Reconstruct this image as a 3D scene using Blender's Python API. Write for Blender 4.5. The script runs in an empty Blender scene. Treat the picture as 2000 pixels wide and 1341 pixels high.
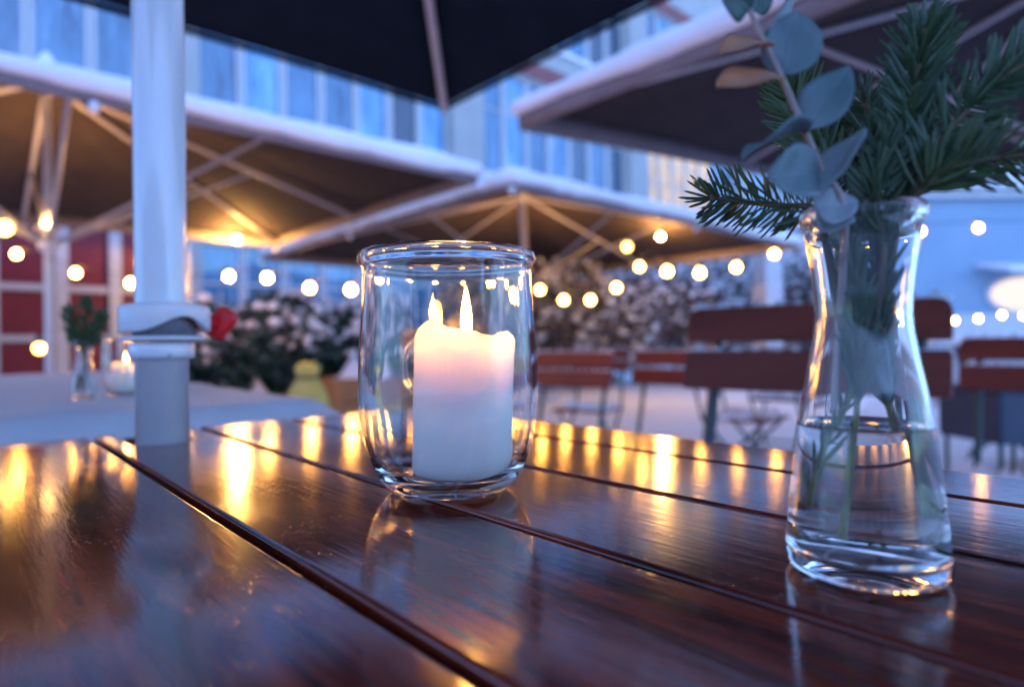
import bpy, bmesh, math, random
from mathutils import Vector, Matrix, noise

random.seed(7)
S = bpy.context.scene
COL = S.collection
R = math.radians

# ------------------------------------------------------------------ camera
# world axes follow the table: X = across the planks, Y = along them.  The camera looks between the two.
TH = R(41.9)
F_PX = 1222.2
ROLL = R(0.7)
TABLE_Z = 0.74
CAM_Z = TABLE_Z + 0.0824
RIGHT = Vector((math.cos(TH), -math.sin(TH), 0))
FWD = Vector((math.sin(TH), math.cos(TH), 0))
UP = Vector((0, 0, 1))
CAM = Vector((0, 0, CAM_Z))
cam_d = bpy.data.cameras.new('camera')
cam_o = bpy.data.objects.new('camera', cam_d)
COL.objects.link(cam_o)
cu = RIGHT * math.cos(ROLL) - UP * math.sin(ROLL)
cv = RIGHT * math.sin(ROLL) + UP * math.cos(ROLL)
cam_o.matrix_world = Matrix((
    (cu.x, cv.x, -FWD.x, CAM.x), (cu.y, cv.y, -FWD.y, CAM.y), (cu.z, cv.z, -FWD.z, CAM.z), (0, 0, 0, 1)))
cam_d.lens = 22
cam_d.sensor_width = 36
cam_d.clip_start = 0.01
cam_d.clip_end = 600
cam_d.dof.use_dof = True
cam_d.dof.focus_distance = 0.298
cam_d.dof.aperture_fstop = 4.6
S.camera = cam_o

# ------------------------------------------------------------------ sky, sun, exposure (blue hour)
W = bpy.data.worlds.new('World')
S.world = W
W.use_nodes = True
nt = W.node_tree
nt.nodes.clear()
sky = nt.nodes.new('ShaderNodeTexSky')
sky.sky_type = 'NISHITA'
sky.sun_disc = False
sky.sun_elevation = R(6.0)
sky.sun_rotation = R(200)
sky.air_density = 1.0
sky.dust_density = 0.0
sky.ozone_density = 9.0
bg = nt.nodes.new('ShaderNodeBackground')
bg.inputs['Strength'].default_value = 0.12
wo = nt.nodes.new('ShaderNodeOutputWorld')
hs = nt.nodes.new('ShaderNodeHueSaturation')
hs.inputs['Hue'].default_value = 0.497
hs.inputs['Saturation'].default_value = 0.74
nt.links.new(sky.outputs[0], hs.inputs['Color'])
nt.links.new(hs.outputs[0], bg.inputs[0])
nt.links.new(bg.outputs[0], wo.inputs[0])
S.view_settings.view_transform = 'Standard'
S.view_settings.look = 'None'
S.view_settings.gamma = 1
S.view_settings.use_curve_mapping = False
S.view_settings.exposure = 3.5
S.render.engine = 'CYCLES'
S.cycles.use_denoising = True
S.cycles.max_bounces = 18
S.cycles.transmission_bounces = 16
S.cycles.glossy_bounces = 8
S.cycles.diffuse_bounces = 4
S.cycles.transparent_max_bounces = 16
S.cycles.sample_clamp_indirect = 40
S.cycles.blur_glossy = 0.3
S.cycles.caustics_refractive = True
S.cycles.caustics_reflective = True
K = 0.082          # scene radiance that shows as white at this exposure

# ------------------------------------------------------------------ helpers
def P(px, py, d):
    """point seen at photo pixel (px, py) at depth d metres"""
    u, v = px - 1000.0, 670.5 - py
    a = u * math.cos(ROLL) + v * math.sin(ROLL)
    b = -u * math.sin(ROLL) + v * math.cos(ROLL)
    return CAM + RIGHT * (a / F_PX * d) + FWD * d + UP * (b / F_PX * d)

def G(px, d, z=0.0):
    p = P(px, 670, d)
    return Vector((p.x, p.y, z))

class MB:
    def __init__(self):
        self.v, self.f, self.m = [], [], []
    def add(self, vs, fs):
        o = len(self.v)
        self.v += [tuple(q) for q in vs]
        self.f += [tuple(i + o for i in f) for f in fs]
        return self
    def box(self, c, s, rot=None):
        c = Vector(c)
        vs = []
        for x in (-.5, .5):
            for y in (-.5, .5):
                for z in (-.5, .5):
                    q = Vector((x * s[0], y * s[1], z * s[2]))
                    if rot is not None: q = rot @ q
                    vs.append(c + q)
        return self.add(vs, [(0, 1, 3, 2), (4, 6, 7, 5), (0, 4, 5, 1), (2, 3, 7, 6), (0, 2, 6, 4), (1, 5, 7, 3)])
    def tube(self, pts, rad, n=8, cap=True):
        pts = [Vector(q) for q in pts]
        rads = rad if isinstance(rad, (list, tuple)) else [rad] * len(pts)
        vs, fs = [], []
        ref = None
        for i, q in enumerate(pts):
            t = (pts[min(i + 1, len(pts) - 1)] - pts[max(i - 1, 0)])
            t = t.normalized() if t.length > 1e-9 else Vector((0, 0, 1))
            if ref is None:
                ref = Vector((0, 0, 1)) if abs(t.z) < .9 else Vector((1, 0, 0))
            a = (ref - t * ref.dot(t)).normalized()
            b = t.cross(a)
            ref = a
            for k in range(n):
                an = 2 * math.pi * (k + .5) / n
                vs.append(q + (a * math.cos(an) + b * math.sin(an)) * rads[i])
        for i in range(len(pts) - 1):
            for k in range(n):
                k2 = (k + 1) % n
                fs.append((i * n + k, i * n + k2, (i + 1) * n + k2, (i + 1) * n + k))
        if cap:
            fs.append(tuple(range(n - 1, -1, -1)))
            fs.append(tuple(range((len(pts) - 1) * n, len(pts) * n)))
        return self.add(vs, fs)
    def lathe(self, prof, n=32, c=(0, 0, 0), closed=False, fn=None):
        """prof: (r, z) list; r = 0 gives a pole"""
        c = Vector(c)
        vs, fs, rows = [], [], []
        for r, z in prof:
            if r <= 1e-7:
                rows.append([len(vs)]); vs.append(c + Vector((0, 0, z)))
            else:
                row = []
                for k in range(n):
                    an = 2 * math.pi * k / n
                    q = Vector((r * math.cos(an), r * math.sin(an), z))
                    if fn: q = fn(q, an)
                    row.append(len(vs)); vs.append(c + q)
                rows.append(row)
        pairs = list(zip(rows, rows[1:])) + ([(rows[-1], rows[0])] if closed else [])
        for A, B in pairs:
            for k in range(n):
                k2 = (k + 1) % n
                if len(A) == 1 and len(B) == 1: continue
                if len(A) == 1: fs.append((A[0], B[k2], B[k]))
                elif len(B) == 1: fs.append((A[k], A[k2], B[0]))
                else: fs.append((A[k], A[k2], B[k2], B[k]))
        return self.add(vs, fs)
    def sphere(self, c, r, n=10, m=6, sq=(1, 1, 1)):
        prof = [(r * math.sin(math.pi * i / m), -r * math.cos(math.pi * i / m)) for i in range(m + 1)]
        prof[0] = (0, -r); prof[-1] = (0, r)
        return self.lathe(prof, n, c, fn=lambda q, an: Vector((q.x * sq[0], q.y * sq[1], q.z * sq[2])))
    def prism(self, poly, z0, z1):
        n = len(poly)
        vs = [(x, y, z0) for x, y in poly] + [(x, y, z1) for x, y in poly]
        fs = [tuple(range(n - 1, -1, -1)), tuple(range(n, 2 * n))]
        fs += [(i, (i + 1) % n, n + (i + 1) % n, n + i) for i in range(n)]
        return self.add(vs, fs)
    def build(self, name, mat, parent=None, smooth=False, bevel=0, solid=0, label=None, kind=None, subsurf=0):
        me = bpy.data.meshes.new(name)
        vs = self.v
        if parent is not None:
            L = parent.matrix_world.translation if parent.parent is None else world_loc(parent)
            vs = [(x - L.x, y - L.y, z - L.z) for x, y, z in vs]
        me.from_pydata(vs, [], self.f)
        me.validate()
        bm = bmesh.new(); bm.from_mesh(me)
        bmesh.ops.recalc_face_normals(bm, faces=bm.faces)
        bm.to_mesh(me); bm.free()
        if smooth:
            for p in me.polygons: p.use_smooth = True
        if mat: me.materials.append(mat)
        o = bpy.data.objects.new(name, me)
        COL.objects.link(o)
        if parent is not None: o.parent = parent
        if bevel:
            md = o.modifiers.new('bevel', 'BEVEL'); md.width = bevel; md.segments = 3; md.limit_method = 'ANGLE'; md.angle_limit = R(40); md.harden_normals = True
            for p in me.polygons: p.use_smooth = True
        if solid:
            md = o.modifiers.new('solid', 'SOLIDIFY'); md.thickness = solid; md.offset = 0
        if subsurf:
            md = o.modifiers.new('sub', 'SUBSURF'); md.levels = subsurf; md.render_levels = subsurf
        if label: o['label'] = label
        if kind: o['kind'] = kind
        return o

LOCS = {}
def world_loc(o):
    p = Vector((0, 0, 0))
    while o is not None:
        p = p + o.location
        o = o.parent
    return p

def thing(name, label, cat, loc=(0, 0, 0), group=None):
    o = bpy.data.objects.new(name, None)
    o.empty_display_size = .05
    COL.objects.link(o)
    o.location = loc
    o.matrix_world = Matrix.Translation(Vector(loc))
    o['label'] = label; o['category'] = cat
    if group: o['group'] = group
    return o

def tag(o, label, cat, group=None):
    o['label'] = label; o['category'] = cat
    if group: o['group'] = group
    return o

def copy_tree(o, parent=None):
    c = o.copy(); COL.objects.link(c); c.parent = parent
    for ch in o.children: copy_tree(ch, c)
    return c

# ------------------------------------------------------------------ materials
def mat(name, col=(.5, .5, .5), rough=.5, metal=0., **kw):
    m = bpy.data.materials.new(name); m.use_nodes = True
    b = m.node_tree.nodes['Principled BSDF']
    b.inputs['Base Color'].default_value = (*col, 1)
    b.inputs['Roughness'].default_value = rough
    b.inputs['Metallic'].default_value = metal
    for k, v in kw.items():
        b.inputs[k.replace('_', ' ')].default_value = v
    return m

def N(m, t, **kw):
    n = m.node_tree.nodes.new(t)
    for k, v in kw.items():
        if k in n.inputs: n.inputs[k].default_value = v
        else: setattr(n, k, v)
    return n
def L(m, a, b): m.node_tree.links.new(a, b)
def bsdf(m): return m.node_tree.nodes['Principled BSDF']

def coords(m, scale=(1, 1, 1), kind='Object'):
    tc = N(m, 'ShaderNodeTexCoord'); mp = N(m, 'ShaderNodeMapping')
    mp.inputs['Scale'].default_value = scale
    L(m, tc.outputs[kind], mp.inputs[0])
    return mp.outputs[0]

def ramp(m, src, stops):
    r = N(m, 'ShaderNodeValToRGB')
    el = r.color_ramp.elements
    while len(el) < len(stops): el.new(.5)
    for e, (p, c) in zip(el, stops):
        e.position = p; e.color = (*c, 1) if len(c) == 3 else c
    L(m, src, r.inputs[0])
    return r.outputs[0]

def mottled(name, c1, c2, scale=8, rough=.6, bump=.0, bscale=40, stretch=(1, 1, 1), **kw):
    m = mat(name, c1, rough, **kw)
    v = coords(m, stretch)
    n = N(m, 'ShaderNodeTexNoise', Scale=scale, Detail=6.0)
    L(m, v, n.inputs['Vector'])
    L(m, ramp(m, n.outputs[0], [(.3, c1), (.7, c2)]), bsdf(m).inputs['Base Color'])
    if bump:
        n2 = N(m, 'ShaderNodeTexNoise', Scale=bscale, Detail=5.0)
        L(m, v, n2.inputs['Vector'])
        b = N(m, 'ShaderNodeBump', Strength=bump, Distance=.01)
        L(m, n2.outputs[0], b.inputs['Height'])
        L(m, b.outputs[0], bsdf(m).inputs['Normal'])
    return m

def emit(name, col, strength, edge=None):
    m = bpy.data.materials.new(name); m.use_nodes = True
    m.node_tree.nodes.clear()
    e = N(m, 'ShaderNodeEmission'); o = N(m, 'ShaderNodeOutputMaterial')
    e.inputs[0].default_value = (*col, 1); e.inputs[1].default_value = strength
    L(m, e.outputs[0], o.inputs[0])
    return m

def varnish():
    """dark red-brown varnished timber with raised grain and tiny dried drops"""
    m = mat('varnished_table_wood', (.05, .015, .008), .16)
    b = bsdf(m)
    tc = N(m, 'ShaderNodeTexCoord'); oi = N(m, 'ShaderNodeObjectInfo')
    ad = N(m, 'ShaderNodeVectorMath', operation='ADD')
    ml = N(m, 'ShaderNodeMath', operation='MULTIPLY'); ml.inputs[1].default_value = 37.0
    L(m, oi.outputs['Random'], ml.inputs[0])
    L(m, tc.outputs['Object'], ad.inputs[0]); L(m, ml.outputs[0], ad.inputs[1])
    mp = N(m, 'ShaderNodeMapping'); mp.inputs['Scale'].default_value = (1, .07, 1)
    L(m, ad.outputs[0], mp.inputs[0])
    g = N(m, 'ShaderNodeTexNoise', Scale=90.0, Detail=6.0, Roughness=.65, Distortion=.6)
    L(m, mp.outputs[0], g.inputs['Vector'])
    L(m, ramp(m, g.outputs[0], [(.36, (.035, .006, .004)), (.50, (.17, .021, .009)), (.66, (.34, .055, .020))]), b.inputs['Base Color'])
    # roughness patches: wiped and dull areas
    p = N(m, 'ShaderNodeTexNoise', Scale=14.0, Detail=4.0)
    L(m, ad.outputs[0], p.inputs['Vector'])
    rr = N(m, 'ShaderNodeMapRange'); rr.inputs[1].default_value = .3; rr.inputs[2].default_value = .75
    rr.inputs[3].default_value = .09; rr.inputs[4].default_value = .17
    L(m, p.outputs[0], rr.inputs[0]); L(m, rr.outputs[0], b.inputs['Roughness'])
    # relief: pores along the grain, slow waves, small drops
    mp2 = N(m, 'ShaderNodeMapping'); mp2.inputs['Scale'].default_value = (1, .09, 1)
    L(m, ad.outputs[0], mp2.inputs[0])
    po = N(m, 'ShaderNodeTexNoise', Scale=420.0, Detail=3.0)
    L(m, mp2.outputs[0], po.inputs['Vector'])
    mp3 = N(m, 'ShaderNodeMapping'); mp3.inputs['Scale'].default_value = (1, .16, 1)
    L(m, ad.outputs[0], mp3.inputs[0])
    wv = N(m, 'ShaderNodeTexNoise', Scale=75.0, Detail=4.0, Distortion=1.2)
    L(m, mp3.outputs[0], wv.inputs['Vector'])
    vo = N(m, 'ShaderNodeTexVoronoi', Scale=330.0)
    L(m, ad.outputs[0], vo.inputs['Vector'])
    dm = N(m, 'ShaderNodeMapRange'); dm.inputs[1].default_value = .0; dm.inputs[2].default_value = .22
    dm.inputs[3].default_value = 1; dm.inputs[4].default_value = 0
    L(m, vo.outputs['Distance'], dm.inputs[0])
    dn = N(m, 'ShaderNodeTexNoise', Scale=24.0, Detail=2.0)
    L(m, ad.outputs[0], dn.inputs['Vector'])
    dg = N(m, 'ShaderNodeMapRange'); dg.inputs[1].default_value = .50; dg.inputs[2].default_value = .64
    L(m, dn.outputs[0], dg.inputs[0])
    dd = N(m, 'ShaderNodeMath', operation='MULTIPLY')
    L(m, dm.outputs[0], dd.inputs[0]); L(m, dg.outputs[0], dd.inputs[1])
    b1 = N(m, 'ShaderNodeBump', Strength=.24, Distance=.0004); L(m, po.outputs[0], b1.inputs['Height'])
    b2 = N(m, 'ShaderNodeBump', Strength=.13, Distance=.0006); L(m, wv.outputs[0], b2.inputs['Height'])
    b3 = N(m, 'ShaderNodeBump', Strength=.45, Distance=.0003); L(m, dd.outputs[0], b3.inputs['Height'])
    L(m, b1.outputs[0], b2.inputs['Normal']); L(m, b2.outputs[0], b3.inputs['Normal'])
    L(m, b3.outputs[0], b.inputs['Normal'])
    b.inputs['Coat Weight'].default_value = .35
    b.inputs['Coat Roughness'].default_value = .10
    return m

def glassmat(name, tint=(1, 1, 1), ior=1.5, rough=0.0, wav=.0, wscale=60, stretch=(1, 1, .25)):
    m = mat(name, tint, rough, IOR=ior, Transmission_Weight=1.0)
    if wav:
        v = coords(m, stretch)
        n = N(m, 'ShaderNodeTexNoise', Scale=wscale, Detail=1.5)
        L(m, v, n.inputs['Vector'])
        b = N(m, 'ShaderNodeBump', Strength=wav, Distance=.004)
        L(m, n.outputs[0], b.inputs['Height']); L(m, b.outputs[0], bsdf(m).inputs['Normal'])
    return m

M = {}
M['wood'] = varnish()
M['underwood'] = mottled('frame_wood', (.05, .02, .012), (.08, .03, .018), 30, .5)
M['glass'] = glassmat('jar_glass', (.985, .985, .97), 1.43, 0, .13, 50)
M['vglass'] = glassmat('vase_glass', (.985, .99, .985), 1.37, 0, .04, 75)
M['water'] = glassmat('clear_water', (.97, .98, .97), 1.333)
M['flame'] = emit('flame_light', (1, .43, .07), 16.5)
M['wick'] = mat('burnt_wick', (.02, .015, .012), .9)
wx = mat('ivory_wax', (.86, .80, .74), .38, Subsurface_Weight=1.0, Subsurface_Scale=.026)
bsdf(wx).inputs['Subsurface Radius'].default_value = (1.0, .86, .70)
M['wax'] = wx
M['pole'] = mottled('white_powder_coat', (.74, .75, .76), (.80, .80, .80), 20, .14, Coat_Weight=.4)
M['plastic'] = mottled('white_plastic', (.74, .74, .75), (.80, .80, .80), 30, .34)
M['red'] = mottled('red_plastic', (.72, .008, .012), (.80, .012, .016), 30, .4)
M['core'] = mat('grey_core_plastic', (.16, .15, .17), .5)
M['dark'] = mat('dark_gap', (.05, .05, .06), .6)
M['canvas'] = mottled('charcoal_canvas', (.042, .033, .034), (.056, .043, .043), 6, .9, .25, 300, Specular_IOR_Level=.1)
M['navy'] = mottled('dark_navy_canvas', (.005, .011, .020), (.008, .015, .027), 6, .9, .25, 300, Specular_IOR_Level=.1)
M['valance'] = mottled('taupe_canvas', (.20, .165, .165), (.25, .20, .20), 8, .85)
M['snow'] = mottled('fresh_snow', (.80, .82, .85), (.88, .89, .90), 5, .75, .5, 18)
M['metal'] = mottled('painted_aluminium', (.42, .40, .40), (.50, .47, .47), 14, .42)
M['rail'] = mat('green_painted_steel', (.012, .045, .04), .4)
M['slat'] = mottled('red_brown_slat', (.14, .022, .011), (.20, .034, .017), 18, .5, .2, 60, (1, .15, 1), Specular_IOR_Level=.3)
M['bolt'] = mat('zinc_bolt', (.55, .55, .55), .3, 1.0)
M['cable'] = mat('black_cable', (.015, .015, .017), .6)
M['bulb'] = emit('warm_bulb', (1, .38, .06), K * 190)
M['bulb_mid'] = emit('warm_bulb_small', (1, .38, .06), K * 100)
M['bulb_far'] = emit('warm_bulb_far', (1, .58, .24), K * 120)
M['amber'] = emit('amber_bulb', (1, .50, .10), K * 26)
M['amber_up'] = emit('amber_ring', (1, .48, .13), K * 1100)
M['amber_hot'] = emit('amber_lamp', (1, .50, .12), K * 3600)
M['eu_blue'] = mottled('eucalyptus_blue', (.085, .155, .16), (.17, .24, .235), 45, .5, .1, 200)
M['eu_pale'] = mottled('eucalyptus_pale', (.15, .21, .225), (.27, .31, .31), 45, .5, .1, 200)
M['eu_green'] = mottled('eucalyptus_dark_green', (.03, .085, .07), (.045, .11, .085), 90, .45)
M['eu_tan'] = mottled('eucalyptus_tan', (.50, .21, .10), (.58, .26, .13), 90, .5)
M['eu_stem'] = mottled('eucalyptus_stem', (.38, .28, .25), (.45, .34, .30), 60, .5)
M['needle'] = mottled('fir_needle', (.038, .066, .018), (.070, .112, .032), 60, .42)
M['needle_blue'] = mottled('fir_needle_bluish', (.028, .062, .024), (.060, .112, .046), 60, .42)
M['twig'] = mottled('fir_twig', (.075, .05, .02), (.12, .085, .035), 80, .7)
M['cutstem'] = mottled('green_stem', (.16, .15, .035), (.22, .20, .05), 80, .5)
M['redstem'] = mottled('brown_stem', (.14, .06, .025), (.18, .085, .035), 80, .5)
M['leafdark'] = mottled('evergreen_leaf', (.014, .045, .040), (.035, .080, .062), 9, .5)
M['brownleaf'] = mottled('bare_twig', (.13, .10, .10), (.20, .16, .16), 9, .7)
M['wall'] = mottled('pale_render', (.36, .36, .35), (.42, .41, .40), 1.2, .8)
M['column'] = mottled('grey_column', (.34, .34, .33), (.40, .39, .38), 2, .8)
M['redband'] = mottled('faded_red_band', (.22, .075, .075), (.27, .10, .10), 2, .8)
M['white'] = mottled('white_frame_paint', (.44, .44, .46), (.50, .50, .51), 6, .5)
M['redpanel'] = mottled('crimson_panel', (.13, .006, .016), (.18, .009, .022), 3, .5)
M['house'] = mottled('blue_grey_render', (.20, .30, .40), (.24, .34, .44), 1.0, .85)
M['navybox'] = mottled('navy_plastic', (.02, .035, .07), (.03, .05, .09), 9, .5)
M['terracotta'] = mottled('terracotta', (.20, .10, .07), (.27, .15, .11), 9, .8)
M['boxwood'] = mottled('orange_box_wood', (.26, .12, .035), (.36, .17, .05), 12, .6, .2, 40, (1, 1, .2))
M['lime'] = mottled('yellow_green_fleece', (.30, .36, .09), (.42, .46, .14), 9, .8)

def pane_mat(name, lit=False):
    m = mat(name, (.2, .4, .5), .08)
    b = bsdf(m)
    v = coords(m, (1, 1, 1))
    n = N(m, 'ShaderNodeTexNoise', Scale=3.2, Detail=6.0, Roughness=.65); 
    mp = N(m, 'ShaderNodeMapping'); mp.inputs['Scale'].default_value = (2.2, 1, .35)
    L(m, v, mp.inputs[0]); L(m, mp.outputs[0], n.inputs['Vector'])
    oi = N(m, 'ShaderNodeObjectInfo')
    sh = N(m, 'ShaderNodeVectorMath', operation='SCALE'); sh.inputs[0].default_value = (31, 17, 23)
    L(m, oi.outputs['Random'], sh.inputs['Scale'])
    L(m, sh.outputs[0], mp.inputs['Location'])
    if lit:
        c = ramp(m, n.outputs[0], [(.34, (.16, .09, .04)), (.46, (.75, .50, .22)), (.62, (1, .74, .40))])
        L(m, c, b.inputs['Emission Color']); b.inputs['Emission Strength'].default_value = K * 1.0
        b.inputs['Base Color'].default_value = (.12, .08, .04, 1)
    else:
        c = ramp(m, n.outputs[0], [(.30, (.01, .06, .12)), (.40, (.05, .19, .33)), (.60, (.12, .31, .50)), (.72, (.36, .50, .64))])  # mottled blues stand in for curtains and tree reflections, painted into the base colour
        vr = N(m, 'ShaderNodeMapRange'); vr.inputs[3].default_value = .15; vr.inputs[4].default_value = 1.25
        L(m, oi.outputs['Random'], vr.inputs[0])
        vm = N(m, 'ShaderNodeVectorMath', operation='SCALE')
        L(m, c, vm.inputs[0]); L(m, vr.outputs[0], vm.inputs['Scale'])
        L(m, vm.outputs[0], b.inputs['Base Color'])
        b.inputs['Specular IOR Level'].default_value = .8
    b.inputs['Coat Weight'].default_value = .6
    return m
M['pane'] = pane_mat('painted_reflection_glass')
M['pane_lit'] = pane_mat('lit_window_glass', True)
M['glow'] = emit('lit_shop_window', (1, .82, .76), K * 1.3)

# ------------------------------------------------------------------ setting: ground
def ground():
    mb = MB()
    n, ext = 60, 14.0
    xs = [-200] + [-6 + 26 * i / n for i in range(n + 1)] + [220]
    ys = [-200] + [-10 + 26 * i / n for i in range(n + 1)] + [220]
    vs, fs = [], []
    for y in ys:
        for x in xs:
            z = .035 * noise.noise(Vector((x * .9, y * .9, 0))) + .03 * noise.noise(Vector((x * 3, y * 3, 4)))
            vs.append((x, y, z - .04))
    w = len(xs)
    for j in range(len(ys) - 1):
        for i in range(w - 1):
            fs.append((j * w + i, j * w + i + 1, (j + 1) * w + i + 1, (j + 1) * w + i))
    mb.add(vs, fs)
    mb.build('snowy_ground', M['snow'], smooth=True, kind='structure')
ground()

# ------------------------------------------------------------------ office building: long facade with window bands
FY = 12.0
def building():
    t = thing('office_building', 'long pale building with bands of tall blue windows behind the parasols', 'building', (3, FY, 0))
    x0, x1 = -9.0, 42.0
    FLOORS = [(.75, 2.75), (5.1, 7.8), (8.9, 11.6)]
    TOP = 14.0
    zprev = -.1
    for i, (za, zb) in enumerate(FLOORS):
        MB().box(((x0 + x1) / 2, FY + .25, (zprev + za) / 2), (x1 - x0, .5, za - zprev)).build('wall', M['wall'], t)
        zprev = zb
    MB().box(((x0 + x1) / 2, FY + .25, (zprev + TOP) / 2), (x1 - x0, .5, TOP - zprev)).build('wall', M['wall'], t)
    MB().box(((x0 + x1) / 2, FY + 3.5, TOP + .1), (x1 - x0 + .4, 7.6, .2)).build('roof', M['snow'], t)
    MB().box(((x0 + x1) / 2, FY + 6.9, TOP / 2), (x1 - x0, .5, TOP - .2)).build('rear_wall', M['wall'], t)
    for zb in (7.8, 11.6):
        MB().box(((x0 + x1) / 2, FY - .025, zb + .28), (x1 - x0, .045, .42)).build('coloured_band', M['redband'], t)
    MB().box(((x0 + x1) / 2, FY - .06, 5.03), (x1 - x0, .12, .1)).build('window_ledge', M['snow'], t)
    MB().box(((x0 + x1) / 2, FY - .06, 8.83), (x1 - x0, .12, .1)).build('window_ledge', M['snow'], t)
    cols = [-3.9, 2.55, 8.85, 15.6, 22.3, 29.0, 35.7]
    for c in cols:
        w = .75 if c < 8 else .95
        MB().box((c + w / 2, FY + .02, TOP / 2), (w, .36, TOP - .1)).build('column', M['column'], t)
    # windows: every window a part, its pane and bars sub-parts; built once per size and shared
    cache = {}
    def window(x, w, za, zb, lit):
        key = (round(w, 3), round(zb - za, 3), lit)
        h = zb - za
        if key not in cache:
            fr = MB(); b = .07
            fr.box((0, 0, b / 2), (w, .1, b)).box((0, 0, h - b / 2), (w, .1, b))
            fr.box((-w / 2 + b / 2, 0, h / 2), (b, .1, h - 2 * b)).box((w / 2 - b / 2, 0, h / 2), (b, .1, h - 2 * b))
            f = fr.build('window', M['white'])
            p = MB().box((0, .02, h / 2), (w - 2 * b, .012, h - 2 * b)).build('pane', M['pane_lit' if lit else 'pane'], f)
            br = MB().box((0, .004, h * .62), (w - 2 * b, .03, .05))
            if lit or h < 2.2:
                br.box((0, -.006, h * .36), (w - 2 * b, .03, .04)).box((0, .0, h * .31), (.04, .03, h * .5))
            br.build('glazing_bar', M['white'], f)
            cache[key] = f
        else:
            f = copy_tree(cache[key])
        f.parent = t
        f.location = Vector((x, FY + .12, za)) - t.location
    for fi, (za, zb) in enumerate(FLOORS):
        for k in range(len(cols) - 1):
            a = cols[k] + (.75 if cols[k] < 8 else .95)
            e = cols[k + 1]
            n = 7
            w = (e - a) / n
            for i in range(n):
                window(a + (i + .5) * w, w - .02, za, zb, fi == 1 and k == 3 and i < 5)
    # blank wall to the far left, behind the red pavilion
    MB().box((-6.5, FY + .2, 7), (5.1, .3, 13.6)).build('wall', M['wall'], t)
    MB().box((38.9, FY + .2, 7), (4.4, .3, 13.6)).build('wall', M['wall'], t)
building()

def pavilion():
    t = thing('red_pavilion', 'crimson wall panels behind a white post and rail grid', 'pavilion', (0, 9.2, 0))
    x0, x1, y = -3.4, 2.35, 9.2
    xs = [-3.4, -2.4, -1.45, -.5, .35, 1.0, 1.55, 2.35]
    zs = [.3, .95, 1.55, 2.4]
    for i in range(len(xs) - 1):
        for j in range(len(zs) - 1):
            MB().box(((xs[i] + xs[i + 1]) / 2, y + .03, (zs[j] + zs[j + 1]) / 2), (xs[i + 1] - xs[i] - .1, .04, zs[j + 1] - zs[j] - .05)).build('panel', M['redpanel'], t)
    for x in xs:
        MB().box((x, y - .005, 1.22), (.13, .1, 2.6)).build('post', M['white'], t)
    for z in zs:
        MB().box(((x0 + x1) / 2, y + .004, z), (x1 - x0, .07, .075)).build('rail', M['white'], t)
    MB().box(((x0 + x1) / 2, y + .6, 2.56), (x1 - x0 + .4, 1.5, .12)).build('roof', M['snow'], t, bevel=.03)
pavilion()

def house():
    t = thing('blue_house', 'plain blue grey house wall with snowy eaves at right', 'house', G(1990, 15.5))
    # a wall facing the courtyard, parallel to the view plane of the lane
    c = G(2080, 16)
    ang = -TH
    rot = Matrix.Rotation(ang, 3, 'Z')
    def at(x, y, z): return c + rot @ Vector((x, y, 0)) + Vector((0, 0, z))
    w, h, d = 8.2, 4.55, 6.0
    MB().box(at(0, d / 2, h / 2), (w, d, h), rot).build('wall', M['house'], t)
    MB().box(at(0, d / 2 - .2, h + .16), (w + .5, d + .5, .30), rot).build('roof', M['snow'], t, bevel=.06)
    MB().box(at(0, -.14, h - .12), (w + .3, .16, .14), rot).build('gutter', M['white'], t)
    def oval(rx, rz, y, dep):
        n = 40
        vs = []
        for yy in (y, y - dep):
            for k in range(n):
                a = 2 * math.pi * k / n
                vs.append(at(-1.0 + rx * math.cos(a), yy, 1.92 + rz * math.sin(a)))
        return MB().add(vs, [tuple(range(n)), tuple(range(2 * n - 1, n - 1, -1))] + [(k, n + k, n + (k + 1) % n, (k + 1) % n) for k in range(n)])
    f = oval(1.05, .52, .01, .07).build('window', M['white'], t)
    oval(.94, .43, -.064, .02).build('lit_pane', M['glow'], f)
    MB().box(at(-1.0, -.6, 2.55), (2.6, 1.2, .08), rot @ Matrix.Rotation(R(12), 3, 'X')).build('awning', M['snow'], t)
    MB().box(at(-1.6, -.05, 1.0), (w * .5, .1, .9), rot).build('plinth', M['white'], t)
house()

def sky_blocker_house():
    c = -FWD * 13.0  # added out of view behind the camera to keep low sky off the glass
    t = thing('sky_blocker_house', 'unseen low house added behind the viewer to block the bright low sky', 'house', (c.x, c.y, 0))
    rot = Matrix.Rotation(-TH, 3, 'Z')
    def at(x, y, z): return c + rot @ Vector((x, y, 0)) + Vector((0, 0, z))
    w, h = 34.0, 4.0
    MB().box(at(0, -3, h / 2), (w, 6, h), rot).build('wall', M['column'], t)
    MB().box(at(0, -3, h + .17), (w + .6, 6.6, .3), rot).build('roof', M['snow'], t, bevel=.05)
    for k in range(14):
        f = MB().box(at(-15 + k * 2.3, .03, 1.9), (1.25, .06, 1.7), rot).build('window', M['white'], t)
        MB().box(at(-15 + k * 2.3, .07, 1.9), (1.1, .02, 1.55), rot).build('pane', M['pane'], f)
sky_blocker_house()

def low_wall():
    c0, c1 = G(1820, 8.2), G(2180, 7.4)
    t = thing('garden_wall', 'low pale garden wall capped with snow beyond the chairs', 'wall', (c0 + c1) / 2)
    dd = (c1 - c0); an = math.atan2(dd.y, dd.x); rot = Matrix.Rotation(an, 3, 'Z'); m = (c0 + c1) / 2
    MB().box(m + Vector((0, 0, .36)), (dd.length, .25, .8), rot).build('wall', M['white'], t)
    MB().box(m + Vector((0, 0, .80)), (dd.length + .08, .36, .13), rot).build('snow_cap', M['snow'], t, bevel=.05)
low_wall()

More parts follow.
